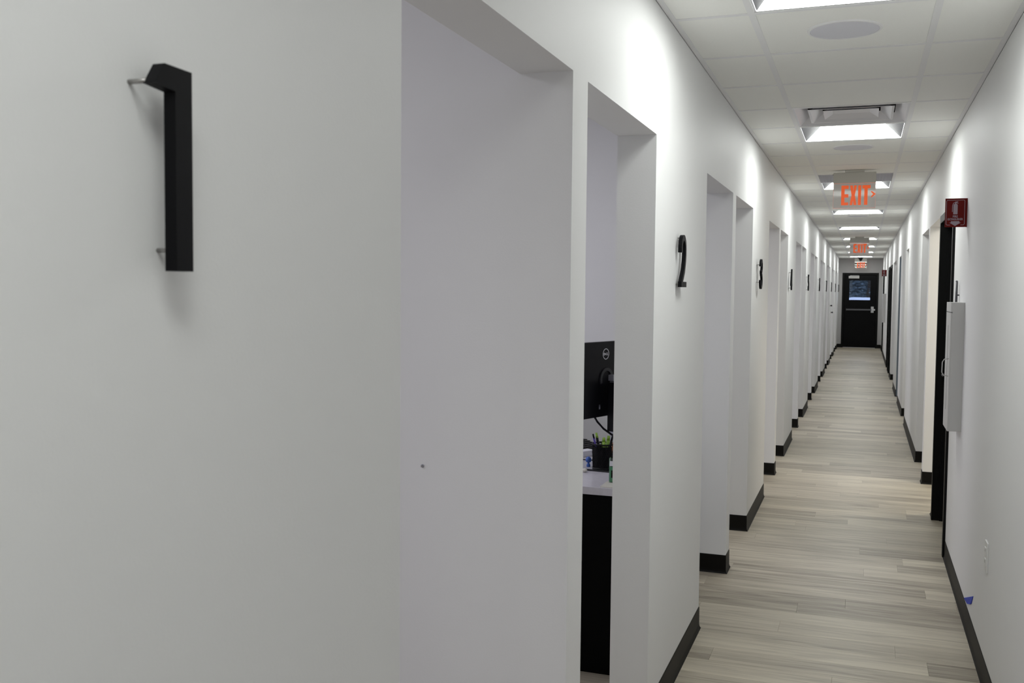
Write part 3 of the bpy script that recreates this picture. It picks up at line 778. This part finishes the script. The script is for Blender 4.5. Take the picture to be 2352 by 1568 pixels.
link('logo_letters', bm, 'logo', mn)
bm = nb()
stroke(bm, arc(0, zc - 0.002, 0.046, 0.046, 20, 200, 24), 0.014, f, -0.006, 0.0)
link('mount_ring', bm, 'mon2', mn)
bm = nb(); box(bm, -0.055, -0.045, -0.001, 0.0, zc - 0.135, zc - 0.122); stroke(bm, [(-0.053, zc - 0.121), (-0.053, zc - 0.115), (-0.047, zc - 0.115), (-0.047, zc - 0.121)], 0.0015, f, -0.001, 0.0); link('lock_mark', bm, 'silver', mn)
bm = nb(); box(bm, 0.016, 0.06, -0.030, -0.001, zc - 0.010, zc + 0.018, 0.002); link('neck', bm, 'silver', mn)
bm = nb(); box(bm, -0.028, 0.085, -0.075, -0.028, zc - 0.235, zc - 0.012, 0.003); link('adapter_box', bm, 'mon', mn)
bm = nb(); box(bm, 0.022, 0.070, -0.028, -0.006, 0.008, zc - 0.012, 0.002); link('stand_column', bm, 'silver', mn)
bm = nb(); box(bm, -0.035, 0.15, -0.045, 0.05, 0.0, 0.008, 0.003); link('stand_foot', bm, 'silver', mn)
bm = nb(); tube(bm, [(-0.075, 0.010, zc - 0.168), (-0.066, -0.0, zc - 0.19), (-0.045, -0.02, zc - 0.222), (-0.015, -0.035, zc - 0.245), (0.010, -0.045, zc - 0.262), (0.025, -0.046, zc - 0.275), (0.031, -0.046, zc - 0.285)], 0.0048); link('cable', bm, 'mon', mn, True)

# keyboard on the desk behind the cup
kb = empty('keyboard', (-1.335, 4.44, DT), 'black keyboard lying on the counter left of the pen cup', 'keyboard', rz=math.radians(62))
bm = nb(); vsb = prism(bm, [(-0.06, 0.0), (0.06, 0.0), (0.06, 0.040), (-0.06, 0.014)], lambda u, v, t: (t, u, v), -0.2, 0.2); link('keyboard_case', bm, 'mon', kb)
bm = nb()
for i in range(26):
    for j in range(5):
        x = -0.19 + i * 0.0152; y_ = -0.046 + j * 0.0205; z = 0.014 + (y_ + 0.06) / 0.12 * 0.026
        box(bm, x, x + 0.0125, y_, y_ + 0.017, z, z + 0.005)
tag(link('keys', bm, 'key', kb), kind='stuff')
# white papers / organiser and tray
pp = empty('paper_stack', (-1.37, 4.13, DT), 'white papers lying on the counter in front of the keyboard', 'papers', rz=math.radians(18))
for i in range(3):
    bm = nb(); prism(bm, [(-0.15, -0.10), (0.10, -0.10), (0.10, 0.09), (-0.15, 0.09)], lambda u, v, t, i=i: (u + i * 0.006, v - i * 0.004, t), 0.001 + i * 0.002, 0.0028 + i * 0.002); link('sheet', bm, 'paper', pp)
bn = empty('document_folder', (-1.22, 4.40, DT), 'white folder lying between the keyboard and the papers', 'folder', rz=math.radians(62))
bm = nb(); box(bm, -0.16, 0.03, -0.04, 0.01, 0.0, 0.028, 0.004); link('folder_cover', bm, 'paper', bn)
bm = nb(); box(bm, -0.162, -0.159, -0.036, 0.006, 0.004, 0.024); link('folder_spine', bm, 'trayin', bn)
ty = empty('desk_tray', (-1.085, 4.145, DT), 'flat grey tray with a black rim under the pen cup', 'tray', rz=math.radians(-6))
bm = nb(); box(bm, -0.14, 0.14, -0.12, 0.10, 0.0, 0.003, 0.001); link('tray_liner', bm, 'trayin', ty)
bm = nb()
for a in ((-0.142, 0.142, -0.124, -0.119), (-0.142, 0.142, 0.099, 0.104), (-0.144, -0.139, -0.12, 0.10), (0.139, 0.144, -0.12, 0.10)): box(bm, a[0], a[1], a[2], a[3], 0.0, 0.0075, 0.001)
link('tray_rim', bm, 'trayedge', ty)

# pen cup: wire mesh
CUP = (-1.044, 4.062, DT + 0.003)
pc = empty('pen_cup', CUP, 'black wire mesh pen cup full of pens on the white counter', 'pen cup')
bm = nb(); R0, R1, HC = 0.043, 0.0465, 0.112
for i in range(36):
    a = 2 * math.pi * i / 36
    for s in (-1, 1):
        pts = [((R0 + (R1 - R0) * t) * math.cos(a + s * t * 1.2), (R0 + (R1 - R0) * t) * math.sin(a + s * t * 1.2), HC * t) for t in (0, 0.34, 0.67, 1)]
        pts = [(p_[0], p_[1], p_[2]) for p_ in pts]; tube(bm, pts, 0.0011, 4)
tag(link('wire_mesh', bm, 'mon', pc), kind='stuff')
bm = nb(); lathe(bm, [(R1 - 0.002, HC - 0.003), (R1 + 0.002, HC - 0.003), (R1 + 0.002, HC + 0.003), (R1 - 0.002, HC + 0.003), (R1 - 0.002, HC - 0.003)], 32); link('cup_rim', bm, 'mon', pc, True)
bm = nb(); lathe(bm, [(0, 0.0), (R0 + 0.002, 0.0), (R0 + 0.002, 0.012), (R0 - 0.002, 0.012), (R0 - 0.002, 0.003), (0, 0.003)], 32); link('cup_base', bm, 'mon', pc, True)
bm = nb(); lathe(bm, [(R0 - 0.003, 0.004), (R1 - 0.004, HC * 0.92)], 24); link('dark_liner', bm, 'mon', pc, True)
def pen(dx, dy, lean, az, top, c1, c2, lb, r=0.0045):
    b_ = Vector((CUP[0] + dx, CUP[1] + dy, CUP[2] + 0.004))
    d = Vector((math.sin(lean) * math.cos(az), math.sin(lean) * math.sin(az), math.cos(lean)))
    o = empty('pen', b_, lb, 'pen', 'pens in the mesh cup'); q = d.to_track_quat('Z', 'Y'); o.rotation_mode = 'QUATERNION'; o.rotation_quaternion = q
    bm = nb(); cyl(bm, (0, 0, 0.0), (0, 0, top * 0.86), r, n=10); link('barrel', bm, c1, o, True)
    bm = nb(); cyl(bm, (0, 0, top * 0.86), (0, 0, top), r * 0.9, r * 0.8, n=10); link('cap', bm, c2, o, True)
    bm = nb(); box(bm, r, r + 0.0015, -0.001, 0.001, top * 0.72, top * 0.9); link('clip', bm, c1, o)
pen(-0.010, 0.0, 0.26, math.radians(165), 0.152, 'purple', 'mon', 'purple and black pen leaning left in the cup')
pen(0.002, -0.012, 0.20, math.radians(170), 0.158, 'mon', 'lime', 'tall black pen with a lime cap in the cup', 0.006)
pen(0.008, -0.008, 0.05, math.radians(120), 0.136, 'lime', 'lime', 'wide lime highlighter standing in the middle of the cup', 0.008)
pen(0.005, 0.014, 0.12, math.radians(20), 0.142, 'lime', 'lime', 'second lime highlighter leaning right in the cup', 0.008)
pen(0.008, -0.006, 0.24, math.radians(5), 0.150, 'mon', 'mon', 'all black pen leaning right in the cup', 0.005)
pen(-0.012, 0.010, 0.16, math.radians(150), 0.138, 'mon', 'lime', 'short black pen with a lime end at the left of the cup', 0.005)
pen(0.014, -0.002, 0.30, math.radians(-5), 0.135, 'amber', 'amber', 'amber pen leaning against the right rim of the cup', 0.006)
# other desk items
bt = empty('sanitizer_bottle', (-0.925, 3.80, DT + 0.004), 'small clear bottle of green gel at the right edge of the counter', 'bottle')
bm = nb(); box(bm, -0.022, 0.030, -0.014, 0.014, 0.0, 0.100, 0.005); link('bottle_body', bm, 'geltint', bt)
bm = nb(); box(bm, -0.0195, 0.0275, -0.0115, 0.0115, 0.003, 0.062, 0.003); link('gel', bm, 'gel', bt)
bm = nb(); cyl(bm, (0.004, 0, 0.100), (0.004, 0, 0.122), 0.011, 0.009, n=16); link('bottle_cap', bm, 'clear', bt)
bm = nb(); box(bm, -0.012, 0.022, -0.0146, -0.0142, 0.02, 0.05); link('bottle_label', bm, 'frame', bt)
bm = nb(); box(bm, -0.019, -0.004, -0.0146, -0.0142, 0.068, 0.088); link('paper_tag', bm, 'paper', bt)
r = empty('bottle_coaster', (-0.915, 3.775, DT), 'pale square coaster under the green gel bottle', 'coaster')
bm = nb(); box(bm, -0.045, 0.035, -0.075, 0.045, 0, 0.004, 0.001); link('coaster_slab', bm, 'pebble', r)
bm = nb(); box(bm, -0.040, 0.030, -0.070, 0.040, 0.0, 0.0042, 0.0); link('coaster_pad', bm, 'pebble', r)
bm = nb(); bmesh.ops.create_icosphere(bm, subdivisions=2, radius=1)
for v in bm.verts: v.co = Vector((v.co.x * 0.013, v.co.y * 0.011, 0.0085 + v.co.z * 0.0085)) 
o = link('pebble', bm, 'pebble', None, True, (-1.104, 3.985, DT)); tag(o, 'small cream pebble lying before the black tray rim', 'pebble')
tf = empty('blue_figurine', (-1.118, 4.10, DT + 0.003), 'tiny blue plastic toy figure left of the pen cup', 'figurine')
bm = nb(); lathe(bm, [(0, 0), (0.008, 0), (0.009, 0.008), (0.005, 0.016), (0.004, 0.020), (0, 0.020)], 16); link('toy_body', bm, 'toyblue', tf, True)
bm = nb(); lathe(bm, [(0, 0.018), (0.010, 0.021), (0.014, 0.030), (0.011, 0.040), (0.004, 0.045), (0, 0.045)], 16); link('toy_head', bm, 'toyblue', tf, True)
cdm = nb(); tube(cdm, [(-1.33, 4.235, DT + 0.075), (-1.285, 4.232, DT + 0.070), (-1.245, 4.23, DT + 0.055), (-1.222, 4.228, DT + 0.035), (-1.215, 4.225, DT + 0.018), (-1.222, 4.222, DT + 0.006), (-1.25, 4.22, DT + 0.0095), (-1.34, 4.20, DT + 0.010)], 0.0045)
tag(link('purple_cord', cdm, 'purple', None, True), 'looped purple cord in front of the keyboard', 'cord')
# office chair behind the desk
ch = empty('office_chair', (-1.82, 5.02 - 0.13, 0), 'black office chair whose rounded back shows behind the keyboard', 'chair')
bm = nb(); box(bm, -0.22, 0.22, -0.2, 0.2, 0.42, 0.50, 0.03); link('seat', bm, 'chair', ch, True)
bm = nb(); prism(bm, arc(0, 0.80, 0.23, 0.22, 0, 180, 16) + [(-0.2, 0.55), (0.2, 0.55)], lambda u, v, t: (u, t, v), 0.16, 0.21); link('backrest', bm, 'chair', ch)
bm = nb(); cyl(bm, (0, 0, 0.08), (0, 0, 0.42), 0.025); link('gas_column', bm, 'dsteel', ch)
for i in range(5):
    a = 2 * math.pi * i / 5; bm = nb(); tube(bm, [(0, 0, 0.09), (0.24 * math.cos(a), 0.24 * math.sin(a), 0.055)], 0.014)
    lg_ = link('leg', bm, 'chair', ch); bm = nb(); cyl(bm, (0.25 * math.cos(a), 0.25 * math.sin(a) - 0.012, 0.027), (0.25 * math.cos(a), 0.25 * math.sin(a) + 0.012, 0.027), 0.027); link('caster', bm, 'chair', lg_)
bm = nb(); box(bm, -0.03, 0.03, 0.14, 0.17, 0.46, 0.70); link('back_support', bm, 'chair', ch)

# ---------------------------------------------------------------- outside, beyond the exit door window
bm = nb(); box(bm, -30, 30, YE + 0.16, YE + 60, -0.15, -0.02); tag(link('ground', bm, 'asphalt'), 'dark ground outside the exit door', kind='structure')
car = empty('parked_car', (-0.4, 40.0, -0.07), 'white car parked outside, its roof showing through the door window', 'car')
prof = [(-2.25, 0.25), (-2.3, 0.62), (-2.15, 0.86), (-1.15, 0.98), (-0.55, 1.36), (0.0, 1.43), (0.95, 1.42), (1.55, 1.24), (2.0, 1.0), (2.2, 0.9), (2.28, 0.6), (2.25, 0.25)]
bm = nb(); prism(bm, prof, lambda u, v, t: (u, t * (1.0 if v < 0.95 else 0.86), v), -0.88, 0.88)
bmesh.ops.triangulate(bm, faces=[f_ for f_ in bm.faces if len(f_.verts) > 4])
link('car_body', bm, 'carwhite', car)
for s in (-1, 1):
    bm = nb(); prism(bm, [(-0.95, 1.0), (-0.5, 1.20), (0.2, 1.22), (0.2, 1.0)], lambda u, v, t, s=s: (u, s * t, v), 0.75, 0.885); link('car_window', bm, 'carglass', car)
    bm = nb(); prism(bm, [(0.28, 1.0), (0.28, 1.22), (0.95, 1.22), (1.45, 1.05)], lambda u, v, t, s=s: (u, s * t, v), 0.75, 0.885); link('car_window', bm, 'carglass', car)
    for x in (-1.45, 1.4):
        bm = nb(); cyl(bm, (x, s * 0.70, 0.32), (x, s * 0.90, 0.32), 0.32, n=28); wl_ = link('wheel', bm, 'tyre', car)
        bm = nb(); cyl(bm, (x, s * 0.90, 0.32), (x, s * 0.905, 0.32), 0.19, n=20); link('hub_cap', bm, 'steel', wl_)
TREES = [(-3.9, 52, 5.0, 'leafy dark tree outside, left of the door window view'), (0.2, 54, 5.5, 'leafy dark tree outside, in the middle of the door window view'), (4.0, 51.5, 4.6, 'leafy dark tree outside, right of the door window view')]
for tx, ty_, hgt, lb in TREES:
    t = empty('tree', (tx, ty_, -0.02), lb, 'tree', 'trees beyond the parked car')
    bm = nb(); cyl(bm, (0, 0, 0), (0.1, 0, hgt * 0.5), 0.14, 0.08, 10); cyl(bm, (0.1, 0, hgt * 0.5), (-0.2, 0.1, hgt * 0.9), 0.07, 0.02, 8); link('trunk', bm, 'bark', t)
    bm = nb()
    for i in range(2600):
        a = random.uniform(0, 2 * math.pi); zz = random.random(); rr = 1.9 * math.sqrt(random.random()) * (0.75 + 0.4 * math.sin(zz * 3.0))
        c = Vector((rr * math.cos(a), rr * math.sin(a) * 0.8, 0.3 + zz * (hgt - 0.3)))
        q = Matrix.Rotation(random.uniform(0, 6.28), 3, 'Z') @ Matrix.Rotation(random.uniform(0, 3.14), 3, 'X'); s = random.uniform(0.06, 0.13)
        bm.faces.new([bm.verts.new(c + q @ Vector(p_)) for p_ in ((-s, 0, 0), (0, -s * 0.55, 0), (s, 0, 0), (0, s * 0.55, 0))])
    tag(link('foliage', bm, 'leaf', t), kind='stuff')

# dense hedge behind the trees
hd = empty('hedge', (0, 56.5, -0.02), 'tall dark hedge outside closing the view through the door window', 'hedge')
bm = nb()
bmesh.ops.create_grid(bm, x_segments=90, y_segments=40, size=1)
for v in bm.verts:
    x, z = v.co.x * 9, (v.co.y + 1) * 3.2
    v.co = Vector((x, -0.5 * math.sin(z / 6.4 * math.pi) + random.uniform(-0.22, 0.22), z))
geo = bmesh.ops.extrude_face_region(bm, geom=bm.faces[:])
for v in [g for g in geo['geom'] if isinstance(g, bmesh.types.BMVert)]: v.co.y = 1.5
link('hedge_mass', bm, 'leaf', hd)
